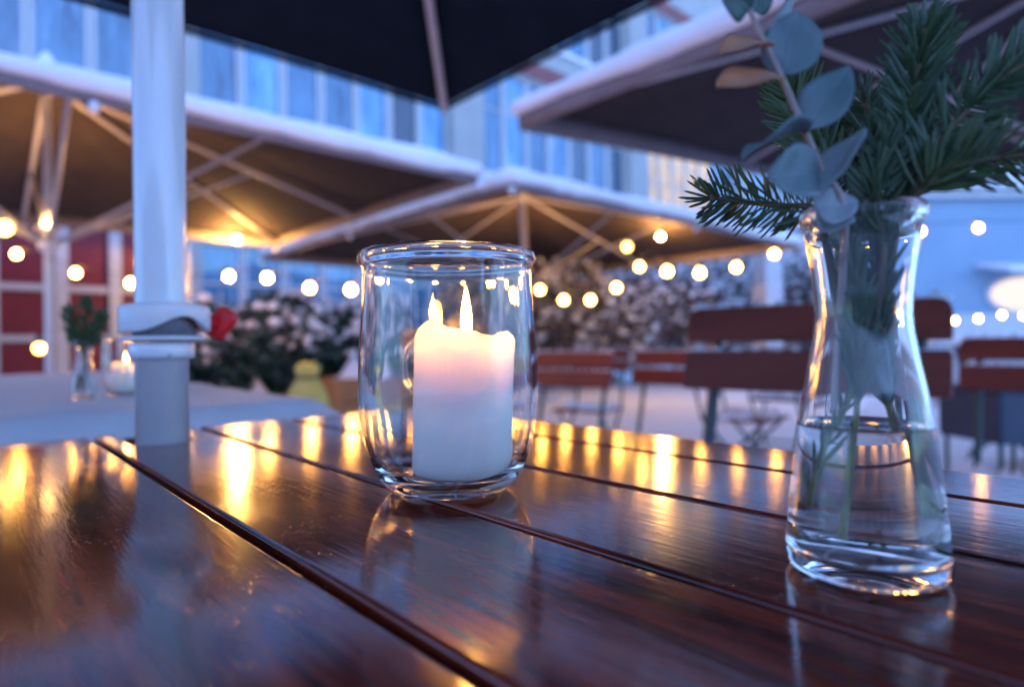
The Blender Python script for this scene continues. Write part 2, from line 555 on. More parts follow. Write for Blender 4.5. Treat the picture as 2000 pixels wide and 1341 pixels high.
# ------------------------------------------------------------------ parasols
def parasol(label, ctr, corners, apex_z, fabric, snow_lip=.11, pole_r=.032, pole=True, val_h=.14, valance='valance', group='large square parasols', seed=0, clips=True, runner_z=1.65, rib_r=.02, lip_out=1.0):
    """corners: four Vectors in order round the canopy; the canopy is a shallow pyramid on eight ribs"""
    t = thing('parasol', label, 'parasol', (ctr.x, ctr.y, 0), group)
    apex = Vector((ctr.x, ctr.y, apex_z))
    n, m = 12, 8
    per = []
    for i in range(4):
        A, B = corners[i], corners[(i + 1) % 4]
        for k in range(n):
            u = k / n
            q = A.lerp(B, u)
            # between corner and middle rib the hem pulls in and lifts a little
            w = math.sin(2 * math.pi * u) ** 2
            q = q + (ctr_xy(q, ctr) * .018 * w)
            per.append(q)
    npn = len(per)
    def surf(j, s):
        q = apex.lerp(per[j], s)
        u = (j % n) / n
        q.z -= .05 * math.sin(math.pi * s) * (math.sin(2 * math.pi * u) ** 2)
        return q
    vs = [apex] + [surf(j, (i + 1) / m) for i in range(m) for j in range(npn)]
    fs = [(0, 1 + j, 1 + (j + 1) % npn) for j in range(npn)]
    for i in range(m - 1):
        for j in range(npn):
            j2 = (j + 1) % npn
            fs.append((1 + i * npn + j, 1 + (i + 1) * npn + j, 1 + (i + 1) * npn + j2, 1 + i * npn + j2))
    MB().add(vs, fs).build('canopy', fabric, t, solid=.004)
    # valance
    vs, fs = [], []
    for j in range(npn):
        q = per[j]
        o = -ctr_xy(q, ctr)
        wob = .012 * noise.noise(Vector((j * .7, seed, 2)))
        vs += [q + o * .006 + Vector((0, 0, -.003)), q + o * (.008 + wob) + Vector((0, 0, -val_h * .5)), q + o * (.006 + wob * 1.6) + Vector((0, 0, -val_h + wob))]
    for j in range(npn):
        a, b = j * 3, ((j + 1) % npn) * 3
        fs += [(a, b, b + 1, a + 1), (a + 1, b + 1, b + 2, a + 2)]
    MB().add(vs, fs).build('valance', M[valance] if isinstance(valance, str) else valance, t, solid=.003, smooth=True)
    # snow: thick skin over the canopy with a rounded lip hanging over the hem
    per2 = []
    for j in range(npn):
        A, B = per[j], per[(j + 1) % npn]
        for k in range(4): per2.append((A.lerp(B, k / 4), j + k / 4))
    np2 = len(per2)
    rows = []
    prof_s = [.0, .35, .7, .92]
    lip = [(.02, 1.0), (.045, .7), (.06, .2), (.055, -.5), (.035, -.95), (.012, -1.02)]
    vs = []
    for s in prof_s[1:]:
        row = []
        for q, jj in per2:
            b = apex.lerp(q, s); b.z += .045 + .03 * noise.noise(b * 1.7)
            row.append(len(vs)); vs.append(b)
        rows.append(row)
    for out, dz in lip:
        row = []
        for q, jj in per2:
            o = -ctr_xy(q, ctr)
            k = 1 + .45 * noise.noise(Vector((q.x * 2.1, q.y * 2.1, seed + .3))) + .22 * noise.noise(Vector((q.x * 8, q.y * 8, seed)))
            z = (.055 * dz if dz > 0 else snow_lip * dz) * k
            row.append(len(vs)); vs.append(q + o * out * lip_out * (.8 + .3 * k) + Vector((0, 0, z + .006)))
        rows.append(row)
    fs = []
    ai = len(vs); vs.append(apex + Vector((0, 0, .06)))
    for j in range(np2): fs.append((ai, rows[0][j], rows[0][(j + 1) % np2]))
    for A, B in zip(rows, rows[1:]):
        for j in range(np2):
            j2 = (j + 1) % np2
            fs.append((A[j], B[j], B[j2], A[j2]))
    MB().add(vs, fs).build('snow', M['snow'], t, smooth=True)
    # ribs, struts, hub, runner, pole
    mids = [corners[i].lerp(corners[(i + 1) % 4], .5) for i in range(4)]
    for q in list(corners) + mids:
        e = q + Vector((0, 0, -.035)); a = apex + Vector((0, 0, -.07))
        r = MB().tube([a, a.lerp(e, .5), e], rib_r, 6).build('rib', M['metal'], t)
        js = a.lerp(e, .52 if q in corners else .6) + Vector((0, 0, -.02))
        MB().tube([Vector((ctr.x, ctr.y, runner_z)) + (js - Vector((ctr.x, ctr.y, js.z))).normalized() * .05, js], rib_r * .8, 6).build('strut', M['metal'], t)
        if clips:
            MB().sphere(q + Vector((0, 0, -val_h - .02)) - ctr_xy(q, ctr) * .02, .028, 8, 5, (1, 1, 1.3)).build('hem_clip', M['plastic'], t, smooth=True)
    MB().lathe([(0, -.1), (.06, -.1), (.075, -.06), (.075, .06), (.05, .12), (.02, .16), (0, .17)], 16, apex).build('hub', M['plastic'], t)
    MB().lathe([(.04, -.06), (.062, -.06), (.07, -.03), (.07, .03), (.05, .06), (.04, .06)], 16, (ctr.x, ctr.y, runner_z), closed=True).build('runner', M['plastic'], t)
    if pole:
        MB().tube([(ctr.x, ctr.y, .0), (ctr.x, ctr.y, apex_z - .05)], pole_r, 20).build('pole', M['pole'], t, smooth=True)
        MB().box((ctr.x, ctr.y, .03), (.7, .7, .08)).build('base_plate', M['metal'], t, bevel=.01)
    return t

def ctr_xy(q, c):
    d = Vector((c.x - q.x, c.y - q.y, 0))
    return d.normalized()

d1 = Vector((0, 1, 0)); d2 = Vector((1, 0, 0))
EZ = CAM_Z + 1.405

# the parasol over our own table
pc = G(316, .552)
OWN = Vector((pc.x, pc.y, 0))
oc = P(868, 213, 3.68); oc = Vector((oc.x, oc.y, 0))
bx, ay = oc.x - OWN.x, oc.y - OWN.y
cn = [Vector((OWN.x + sx * bx, OWN.y + sy * ay, EZ)) for sx, sy in ((1, 1), (-1, 1), (-1, -1), (1, -1))]
own = parasol('dark navy parasol spread overhead, its white pole standing through the near table', OWN, cn, EZ + .85, M['navy'], snow_lip=.0, pole=False, val_h=.03, valance=M['navy'], seed=1, clips=False, runner_z=1.95, rib_r=.022, lip_out=.05)

OWN_DIR = Vector((OWN.dot(RIGHT), OWN.dot(FWD))).normalized()
def own_pole():
    x, y = OWN.x, OWN.y
    MB().lathe([(0.0208, CAM_Z + .03), (.0208, EZ + .72)], 40, (x, y, 0)).build('pole', M['pole'], own, smooth=True)
    MB().lathe([(.0211, 0.0), (.0211, CAM_Z - .010), (.0255, CAM_Z - .009), (.0265, CAM_Z - .006), (.0265, CAM_Z + .0035), (.025, CAM_Z + .005), (.0, CAM_Z + .0052)], 40, (x, y, 0)).build('lower_tube', M['pole'], own, smooth=True)
    MB().lathe([(.010, 0), (.22, 0), (.22, .05), (.03, .07), (.01, .07)], 24, (x, y, 0)).build('base_plate', M['metal'], own)
    # clamp: a thick ring whose lower lip rises on the right, leaving an eye-shaped recess
    n = 72
    ex = RIGHT * .873 + FWD * .487; ey = FWD * .873 - RIGHT * .487
    z0 = CAM_Z + .006
    def ring(a):
        k = 1.0
        return (ex * math.cos(a) * .0362 + ey * math.sin(a) * .032) + ex * .003
    def lip(a):   # a = -90deg faces the camera
        u = (math.cos(a) * .0362)          # left .. right
        f = max(0, min(1, (u + .023) / .0585))
        w = math.sin(math.pi * f ** 1.6) ** 1.1 if 0 < f < 1 else 0
        return w * .0128 if math.sin(a) < .25 else 0
    vs, fs = [], []
    base = Vector((x, y, 0))
    rows = 7
    for i in range(n):
        a = 2 * math.pi * i / n
        r = ring(a)
        rise = .006 * math.cos(a)
        zl = z0 + .0075 + lip(a)
        zt = z0 + .033 - abs(math.cos(a)) * .002
        vs += [base + r * .80 + Vector((0, 0, zl + .003)), base + r * .97 + Vector((0, 0, zl)), base + r * 1.0 + Vector((0, 0, zl + .0015)),
               base + r * 1.0 + Vector((0, 0, zt - .003)), base + r * .97 + Vector((0, 0, zt - .0005)), base + r * .85 + Vector((0, 0, zt + .0005)), base + r * .55 + Vector((0, 0, zt + .001))]
    for i in range(n):
        j = (i + 1) % n
        for k in range(rows - 1):
            fs.append((i * rows + k, j * rows + k, j * rows + k + 1, i * rows + k + 1))
    MB().add(vs, fs).build('clamp_ring', M['plastic'], own, smooth=True)
    prof = [(.0, z0), (.0325, z0), (.0340, z0 + .0012), (.0340, z0 + .0030), (.0325, z0 + .0042), (0, z0 + .0043)]
    MB().lathe(prof, 48, base + ex * .002).build('clamp_body', M['plastic'], own, smooth=True)
    MB().lathe([(.0245, z0 + .0035), (.0245, z0 + .030), (.0215, z0 + .030), (.0215, z0 + .0035)], 40, base + ex * .002, closed=True).build('clamp_core', M['core'], own, smooth=True)
    sv = (-RIGHT * OWN_DIR.x - FWD * OWN_DIR.y)
    MB().sphere(Vector((x, y, CAM_Z - .0065)) + (sv * .97 + Vector((-sv.y, sv.x, 0)) * .22) * .0262, .0016, 10, 6).build('grub_screw', M['bolt'], own, smooth=True)
    # red lever behind the clamp
    lv = MB()
    c = P(432, 632, .585)
    pts = []
    for k in range(28):
        a = 2 * math.pi * k / 28
        w = .0105 + .0022 * math.cos(2 * a)
        px, pz = math.cos(a) * w, math.sin(a) * .0155
        px += .18 * pz + .0025 * math.sin(3 * a)
        pts.append((px, pz))
    vs = []
    for th_ in (-.005, -.0038, .0038, .005):
        s = .86 if abs(th_) > .004 else 1
        for px, pz in pts: vs.append(c + RIGHT * px * s + UP * pz * s + FWD * th_)
    m = len(pts); fs = [tuple(range(m - 1, -1, -1)), tuple(range(3 * m, 4 * m))]
    for r in range(3):
        for k in range(m): fs.append((r * m + k, r * m + (k + 1) % m, (r + 1) * m + (k + 1) % m, (r + 1) * m + k))
    lv.add(vs, fs)
    lv.tube([c, base + Vector((0, 0, c.z))], .005, 10)
    lv.build('lever', M['red'], own, smooth=True)
own_pole()

# parasol beyond the left end of the table
C1 = P(930, 338, 5.06); C1 = Vector((C1.x, C1.y, 0))
a_, b_ = 2.1, 2.6
LC = Vector((C1.x - b_, C1.y + a_, 0))
cn = [Vector((LC.x + sx * b_, LC.y + sy * a_, EZ)) for sx, sy in ((1, 1), (-1, 1), (-1, -1), (1, -1))]
parasol('snow edged charcoal parasol at left beyond the white pole, struts fanning from its post', LC, cn, EZ + .75, M['canvas'], snow_lip=.060, seed=2, val_h=.11)

# parasol in the middle distance behind the candle jar
C2 = P(1000, 348, 5.2); C2 = Vector((C2.x, C2.y, 0))
a_, b_ = 2.8, 2.75
MC = Vector((C2.x + b_, C2.y + a_, 0))
cn = [Vector((MC.x + sx * b_, MC.y + sy * a_, EZ)) for sx, sy in ((1, 1), (-1, 1), (-1, -1), (1, -1))]
parasol('snow edged charcoal parasol behind the candle jar, one corner pointing at the viewer', MC, cn, EZ + .8, M['canvas'], snow_lip=.072, seed=3, val_h=.12)

# parasol at the right, its far side tilted up
C3 = P(1016, 235, 3.75); C3 = Vector((C3.x, C3.y, 0))
a_, b_ = 2.3, 2.75
RC = Vector((C3.x + b_, C3.y - a_, 0))
cn = [Vector((RC.x + sx * b_, RC.y + sy * a_, EZ + (.45 if sx > 0 else 0))) for sx, sy in ((1, 1), (-1, 1), (-1, -1), (1, -1))]
parasol('charcoal parasol at upper right with a narrow snow edge above its taupe hem', RC, cn, EZ + 1.0, M['canvas'], snow_lip=.05, seed=4, val_h=.13, clips=False, runner_z=1.95)

# ------------------------------------------------------------------ string lights
def string(label, pts, r, bm, ends, group='warm festoon lights', sag=.05, sockets=True, only_cable=()):
    """pts: bulb centres; the cable runs 6 cm above them"""
    c = sum((Vector(q) for q in pts), Vector()) / len(pts)
    t = thing('festoon_light', label, 'string lights', c, group)
    top = [Vector(ends[0])] + [Vector(q) + Vector((0, 0, r + .022)) for q in pts] + [Vector(ends[1])]
    path = []
    for A, B in zip(top, top[1:]):
        for k in range(5):
            u = k / 5
            q = A.lerp(B, u); q.z -= sag * .6 * u * (1 - u)
            path.append(q)
    path.append(top[-1])
    MB().tube(path, .0022, 5).build('cable', M['cable'], t)
    for i, q in enumerate(pts):
        if i in only_cable: continue
        q = Vector(q)
        prof = [(0, -r), (r * .5, -r * .87), (r * .87, -r * .5), (r, 0), (r * .87, r * .5), (r * .55, r * .84), (r * .45, r * 1.0), (0, r * 1.02)]
        b = MB().lathe(prof, 12, q).build('bulb', bm, t, smooth=True)
        if sockets:
            MB().lathe([(0, r * 1.03), (r * .5, r * 1.03), (r * .55, r * 1.5), (r * .4, r + .020), (0, r + .022)], 8, q).build('socket', M['cable'], b)
    return t

A = [(32, 496, 3.5), (148, 533, 3.45), (255, 553, 3.4), (352, 556, 3.3), (447, 540, 3.2), (522, 543, 3.2), (605, 562, 3.1), (685, 566, 3.0)]
ptsA = [P(*q) for q in A]
string('string of warm bulbs running from far left past the pole to the candle jar', ptsA, .021, M['bulb'], (P(-90, 430, 3.5), P(745, 545, 2.95)))
B_ = [(770, 548, 2.5), (845, 556, 2.4), (915, 562, 2.3), (985, 566, 2.2), (1055, 566, 2.1), (1101, 586, 2.0), (1153, 586, 1.95), (1204, 562, 1.95), (1249, 521, 2.0)]
string('string of warm bulbs sagging from the jar up to the middle parasol', [P(*q) for q in B_], .0128, M['bulb_mid'], (P(745, 545, 2.95), P(1270, 490, 2.1)), sag=.03)
C_ = [(1303, 530, 2.15), (1367, 533, 2.3), (1438, 522, 2.45), (1512, 496, 2.7), (1600, 478, 2.85), (1700, 462, 3.0), (1798, 452, 3.1), (1911, 445, 3.2)]
string('string of warm bulbs passing behind the vase towards the right edge', [P(*q) for q in C_], .0160, M['bulb_mid'], (P(1270, 490, 2.1), P(2080, 428, 3.4)), sag=.03)
D_ = [(1865, 626, 11.5), (1911, 622, 11.4), (1957, 615, 11.3), (1999, 617, 11.2)]
string('low far string of small bulbs in front of the blue house', [P(*q) for q in D_], .032, M['bulb_far'], (P(1810, 612, 11.6), P(2060, 600, 11.0)), sag=.03)

def rib_lamp(label, px, py, d, r, m, reach):
    q = P(px, py, d)
    t = thing('amber_lamp', label, 'lamp', q, 'amber lamps under the parasols')
    MB().sphere(q, r, 12, 8).build('bulb', m, t, smooth=True)
    MB().lathe([(0, r * .98), (r * .6, r * .95), (r * .7, r * 1.5), (r * .3, r + reach), (0, r + reach)], 10, q).build('bracket', M['cable'], t)
rib_lamp('amber lamp under the left parasol beside its snowy front hem', 187, 192, 3.45, .024, M['amber'], .05)
rib_lamp('stretched amber lamp at the left edge of the photo', 8, 445, 4.6, .050, M['amber'], .08)
rib_lamp('amber lamp tucked under the far right corner of the left parasol', 462, 468, 7.6, .030, M['amber_hot'], .06)
rib_lamp('bright amber lamp tucked under the right corner of the middle parasol', 1290, 462, 9.1, .030, M['amber_hot'], .06)
rib_lamp('dim amber lamp hung left of the middle parasol corner', 1225, 482, 8.9, .055, M['amber'], .05)
def uplight(label, c, z):
    t = thing('post_uplight', label, 'lamp', (c.x, c.y, z), 'amber lamps under the parasols')
    MB().lathe([(.036, -.02), (.085, -.02), (.09, .0), (.086, .012), (.082, .004), (.036, .004)], 24, (c.x, c.y, z), closed=True).build('housing', M['plastic'], t)
    MB().lathe([(.040, .006), (.079, .006), (.079, .009), (.040, .009)], 24, (c.x, c.y, z), closed=True).build('light_ring', M['amber_up'], t)
uplight('ring lamp clamped on the post of the left parasol, shining up into its canopy', LC, 1.76)
uplight('ring lamp clamped on the post of the middle parasol, shining up into its canopy', MC, 1.76)
rib_lamp('low amber lamp beside the post of the left parasol', 77, 680, 5.2, .040, M['amber'], .08)

# ------------------------------------------------------------------ shrubs
def shrub(label, c, rx, rz, zc, nleaf, nsnow, leaf, leafsize, snowsize, seed, pot=None, top_bias=.0, cat='shrub', group=None, twiggy=False):
    rnd = random.Random(seed)
    t = thing('snowy_shrub', label, cat, (c.x, c.y, 0), group)
    mb = MB()
    lobes = [(Vector((rnd.uniform(-.55, .55) * rx, rnd.uniform(-.55, .55) * rx, rnd.uniform(-.45, .5) * rz)), rnd.uniform(.4, .62)) for _ in range(9)]
    def pt():
        lc, s = rnd.choice(lobes)
        while True:
            q = Vector((rnd.uniform(-1, 1), rnd.uniform(-1, 1), rnd.uniform(-1, 1)))
            if .25 < q.length < 1: break
        q = q.normalized() * (q.length ** .6)
        return c + Vector((0, 0, zc)) + lc + Vector((q.x * rx * s, q.y * rx * s, q.z * rz * s))
    for _ in range(nleaf):
        q = pt()
        d = Vector((rnd.gauss(0, 1), rnd.gauss(0, 1), rnd.gauss(0, .6))).normalized()
        s = d.cross(Vector((rnd.gauss(0, 1), rnd.gauss(0, 1), rnd.gauss(0, 1)))).normalized()
        l = leafsize * rnd.uniform(.6, 1.3); w = l * (.07 if twiggy else .3)
        k = d.cross(s) * l * .12
        mb.add([q, q + d * l * .5 + s * w + k, q + d * l, q + d * l * .5 - s * w + k], [(0, 1, 2), (0, 2, 3)])
    mb.build('foliage', leaf, t, kind='stuff')
    sn = MB()
    for _ in range(nsnow):
        q = pt()
        if not twiggy:
            while q.z < zc + rz * .12 + rnd.uniform(-.25, .1) * rz: q = pt()
        q.z += abs(rnd.gauss(0, .10)) * rz
        r = snowsize * rnd.uniform(.5, 1.4)
        sn.sphere(q, r, 7, 4, (rnd.uniform(.8, 1.6), rnd.uniform(.8, 1.6), rnd.uniform(.4, .75)))
    sn.build('snow', M['snow'], t, smooth=True, kind='stuff')
    tr = MB()
    for _ in range(5):
        e = pt(); tr.tube([Vector((c.x + rnd.uniform(-.05, .05), c.y + rnd.uniform(-.05, .05), .0)), (c + e) / 2 + Vector((0, 0, zc * .2)), e], [.03, .018, .006], 6)
    tr.build('trunk', M['brownleaf'], t)
    return t

def planter(label, c, r, h, m, square=False):
    t = thing('planter', label, 'planter', (c.x, c.y, 0), 'planters along the terrace')
    if square:
        rot = Matrix.Rotation(R(0), 3, 'Z')
        nb = 4
        for k in range(nb):
            for sx, sy in ((1, 0), (-1, 0), (0, 1), (0, -1)):
                hh = h / nb
                MB().box(c + Vector((sx * (r - .01), sy * (r - .01), hh * (k + .5))), (.022 if sx else 2 * r - .06, .022 if sy else 2 * r - .06, hh - .008)).build('plank', m, t)
        for sx in (-1, 1):
            for sy in (-1, 1):
                MB().box(c + Vector((sx * (r - .015), sy * (r - .015), h / 2)), (.05, .05, h)).build('post', m, t)
    else:
        MB().lathe([(0, 0), (r * .72, 0), (r * .95, h * .86), (r * 1.04, h * .86), (r * 1.04, h), (r * .92, h), (r * .9, h * .9), (0, h * .9)], 20, c).build('pot', m, t, smooth=False)
    MB().sphere(c + Vector((0, 0, h * .93)), r * .8, 12, 6, (1, 1, .25)).build('snow', M['snow'], t, smooth=True)

SH = 'snowy shrubs round the terrace'
for i, (px, d, rx, rz, zc, lab) in enumerate([
    (445, 4.2, .42, .40, .72, 'broad dark evergreen shrub loaded with snow right of the white pole'),
    (560, 4.4, .46, .42, .74, 'dark evergreen shrub with thick snow caps between two planters'),
    (665, 4.7, .45, .38, .74, 'dark evergreen shrub under snow at left side of the candle jar'),
    (20, 4.9, .34, .26, .34, 'low snowy green shrub at the left edge behind the white table'),
    (120, 5.2, .34, .24, .32, 'low snowy green shrub beside the post of the left parasol')]):
    shrub(lab, G(px, d), rx, rz, zc, 3000, 300, M['leafdark'], .085, .030, 20 + i, top_bias=1.2, group=SH)
for i, (px, d, rx, rz, zc, lab) in enumerate([
    (1075, 11.5, 1.0, 1.15, 1.25, 'frosted grey bush right of the candle jar, under the bulbs'),
    (1200, 12.2, 1.15, 1.25, 1.35, 'tall frosted grey bush left of the wooden chair'),
    (1330, 12.8, 1.2, 1.4, 1.5, 'tall frosted grey bush directly above the wooden chair back'),
    (1455, 13.4, 1.15, 1.4, 1.5, 'frosted grey bush beside the white column'),
    (1585, 13.0, 1.0, 1.2, 1.3, 'frosted grey bush seen through the neck of the vase'),
    (960, 11.2, 1.0, 1.1, 1.1, 'frosted grey bush seen through the candle jar')]):
    shrub(lab, G(px, d), rx, rz, zc, 3600, 1500, M['brownleaf'], .30, .045, 40 + i, group='frosted bushes', twiggy=True)
planter('clay pot behind the white table near the pole', G(410, 3.9), .17, .50, M['terracotta'])
planter('clay pot in the row of planters below the dark shrubs', G(500, 4.0), .19, .52, M['terracotta'])
planter('orange wooden plank planter left of the candle jar', G(690, 4.2), .24, .62, M['boxwood'], True)

def wrapped():
    c = G(600, 3.3)
    t = thing('wrapped_plant', 'yellow green fleece wrapped plant standing left of the candle jar', 'plant', (c.x, c.y, 0))
    def fn(q, an):
        k = 1 + .10 * math.sin(an * 7 + q.z * 5) + .05 * math.sin(an * 13)
        return Vector((q.x * k, q.y * k, q.z))
    MB().lathe([(0, 0), (.14, 0), (.15, .25), (.125, .45), (.085, .58), (.045, .66), (.06, .71), (.03, .74), (0, .74)], 42, c, fn=fn).build('fleece', M['lime'], t, smooth=True)
    MB().lathe([(.05, .645), (.056, .655), (.05, .667)], 16, c).build('cord', M['twig'], t)
wrapped()

def column_post():
    c = G(1500, 11.0)
    t = thing('white_column', 'plain white column rising between the frosted bushes', 'column', (c.x, c.y, 0))
    MB().box(c + Vector((0, 0, 1.3)), (.36, .36, 2.6), Matrix.Rotation(-.4, 3, 'Z')).build('shaft', M['white'], t, bevel=.02)
    MB().box(c + Vector((0, 0, 2.66)), (.5, .5, .12), Matrix.Rotation(-.4, 3, 'Z')).build('cap', M['snow'], t, bevel=.03)
column_post()

# ------------------------------------------------------------------ chairs
def chair():
    """folding beer-garden chair; sitter looks to -X; origin on the ground under the back"""
    t = thing('garden_chair', '', 'chair', (0, 0, 0), 'brown slatted garden chairs')
    lean = R(13)
    rot = Matrix.Rotation(lean, 3, 'Y')
    zb = [(.722, .802), (.820, .893)]
    W = .47
    def slat_poly(w, h, top):
        pts = []
        r = .026 if top else .008
        for (cx, cy, a0) in ((w / 2 - r, h / 2 - r, 0), (-w / 2 + r, h / 2 - r, 90), (-w / 2 + .006, -h / 2 + .006, 180), (w / 2 - .006, -h / 2 + .006, 270)):
            rr = r if cy > 0 else .006
            for k in range(6):
                a = R(a0 + 18 * k)
                pts.append((cx + rr * math.cos(a), cy + rr * math.sin(a)))
        return pts
    for (za, zt) in zb:
        h = zt - za; zc = (za + zt) / 2
        xo = math.tan(lean) * (zc - .45)
        poly = slat_poly(W, h, za > .8)
        vs = []
        for th_ in (-.009, .009):
            for (y, z) in poly:
                bow = -.018 * (y / (W / 2)) ** 2          # gentle wrap towards the sitter
                q = rot @ Vector((th_ + bow, y, z))
                vs.append(q + Vector((xo, 0, zc)))
        m = len(poly)
        # strip fan split in columns to follow the bow
        fs = [tuple(range(m)), tuple(range(2 * m - 1, m - 1, -1))] + [(k, m + k, m + (k + 1) % m, (k + 1) % m) for k in range(m)]
        s = MB().add(vs, fs).build('slat', M['slat'], t, bevel=.003)
        for sy in (-1, 1):
            q = rot @ Vector((-.0135, sy * .185, 0)) + Vector((xo, 0, zc))
            MB().sphere(q, .0085, 12, 6, (.55, 1, 1)).build('bolt', M['bolt'], s, smooth=True)
        tp = MB()
        for k in range(12):
            y = -.21 + .42 * k / 11
            tp.sphere(rot @ Vector((.002 - .018 * (y / .235) ** 2, y, h / 2 + .001)) + Vector((xo, 0, zc)), .016 * random.uniform(.8, 1.15), 10, 7, (.62, 1.7, .40))
        tp.build('snow', M['snow'], t, smooth=True)
    for sy in (-1, 1):
        y = sy * .185
        a = Vector((math.tan(lean) * .44 + .016, y, .89)); 
        MB().tube([Vector((.125, y, .885)), Vector((.018, y, .44)), Vector((-.40, y * .96, .0))], .011, 8).build('leg', M['rail'], t)
        MB().tube([Vector((-.36, y * .88, .43)), Vector((.06, y * .88, .0))], .011, 8).build('leg', M['rail'], t)
    MB().tube([Vector((-.34, -.18, .06)), Vector((-.34, .18, .06))], .008, 6).build('stretcher', M['rail'], t)
    MB().tube([Vector((.03, -.16, .05)), Vector((.03, .16, .05))], .008, 6).build('stretcher', M['rail'], t)
    for k in range(5):
        x = -.02 - .085 * k
        s = MB().box((x, 0, .45), (.07, .42, .02)).build('slat', M['slat'], t, bevel=.004)
    sn = MB()
    for k in range(26):
        sn.sphere((random.uniform(-.36, 0), random.uniform(-.19, .19), .463), random.uniform(.03, .06), 10, 7, (1, 1, .3))
    sn.build('snow', M['snow'], t, smooth=True)
    return t
ch0 = chair()
CH = [
    (1.150, .510, 8.0, 1.0, 'nearest brown slatted chair, its bolted back partly behind the vase'),
    (2.30, .30, 4.0, .93, 'brown slatted chair at the right edge beyond the nearest chair'),
    (1.96, 1.86, 6.0, .885, 'brown slatted chair just right of the candle jar'),
    (2.32, 1.58, 3.0, .885, 'brown slatted chair half hidden behind the nearest chair back'),
]
for px, d, a, lab in [(1165, 4.3, 20, 'distant slatted chair low behind the small chairs, turned aside'), (1400, 3.7, 95, 'distant slatted chair seen below the nearest chair back, facing the camera'),
                      (1510, 4.6, 190, 'distant slatted chair just left of the vase, seen below the nearest chair'), (1905, 4.4, 100, 'distant slatted chair beyond the storage box')]:
    q = G(px, d); CH.append((q.x, q.y, a, .88, lab))
for i, (x, y, a, s, lab) in enumerate(CH):
    o = ch0 if i == 0 else copy_tree(ch0)
    o.location = (x, y, -.004 if i == 0 else -.012)
    o.rotation_euler = (0, 0, R(a)); o.scale = (s, s, s)
    o['label'] = lab

def navy_box():
    c = G(1965, 3.3)
    rot = Matrix.Rotation(-TH + .1, 3, 'Z')
    t = thing('storage_box', 'dark navy storage box on the snow under the right chair', 'box', (c.x, c.y, 0))
    MB().box(c + Vector((0, 0, .42)), (.46, .4, .26), rot).build('body', M['navybox'], t, bevel=.02)
    MB().box(c + Vector((0, 0, .562)), (.49, .43, .022), rot).build('lid', M['navybox'], t, bevel=.006)
    for sx in (-1, 1):
        for sy in (-1, 1):
            q = rot @ Vector((sx * .2, sy * .17, 0))
            MB().tube([c + q, c + q + Vector((0, 0, .29))], .012, 6).build('leg', M['rail'], t)
navy_box()

# ------------------------------------------------------------------ near table
TX = [-.286, -.190, -.0945, .001, .097, .1895, .2865, .389, .468]
def table():
    t = thing('wooden_table', 'glossy red brown plank table carrying the candle jar and the vase', 'table', (.09, .1, 0))
    y0, y1 = -.55, .702
    gap = .0024
    for i in range(len(TX) - 1):
        xa, xb = TX[i] + gap, TX[i + 1] - gap
        if xa < OWN.x < xb:
            r = .0232
            poly = [(xa, y0), (xb, y0), (xb, y1), (OWN.x + r, y1)]
            for k in range(17):
                a = -math.pi * k / 16
                poly.append((OWN.x + r * math.cos(a), OWN.y + r * math.sin(a)))
            poly += [(OWN.x - r, y1), (xa, y1)]
        else:
            poly = [(xa, y0), (xb, y0), (xb, y1), (xa, y1)]
        MB().prism(poly, TABLE_Z - .026, TABLE_Z).build('plank', M['wood'], t, bevel=.0024)
    for y in (-.42, .50):
        MB().box((.091, y, TABLE_Z - .048), (.70, .06, .043)).build('crossbar', M['underwood'], t)
    for sx in (-.22, .40):
        for y in (-.42, .50):
            MB().box((sx, y, .345), (.05, .05, .69)).build('leg', M['rail'], t)
table()

def snow_table():
    xa, xb, y0, y1 = -.42, .385, .735, 2.2
    t = thing('snowy_table', 'table top blanketed in flat snow behind the white pole', 'table', ((xa + xb) / 2, 1.45, 0))
    for k in range(8):
        x = xa + (xb - xa) * (k + .5) / 8
        MB().box((x, (y0 + y1) / 2, TABLE_Z - .022), ((xb - xa) / 8 - .005, y1 - y0, .026)).build('plank', M['wood'], t, bevel=.003)
    nx, ny = 24, 40
    vs, fs = [], []
    for j in range(ny + 1):
        for i in range(nx + 1):
            u, v = i / nx, j / ny
            x, y = xa + (xb - xa) * u, y0 + (y1 - y0) * v
            e = min(u * (xb - xa), (1 - u) * (xb - xa), v * (y1 - y0), (1 - v) * (y1 - y0))
            z = TABLE_Z - .007 + .020 * min(1, e / .018) ** .5 + .004 * noise.noise(Vector((x * 9, y * 9, 0)))
            vs.append((x, y, z))
    for j in range(ny):
        for i in range(nx):
            a = j * (nx + 1) + i
            fs.append((a, a + 1, a + nx + 2, a + nx + 1))
    MB().add(vs, fs).build('snow', M['snow'], t, smooth=True)
    for x in (xa + .08, xb - .08):
        for y in (y0 + .2, y1 - .2):
            MB().box((x, y, .345), (.05, .05, .70)).build('leg', M['rail'], t)
snow_table()

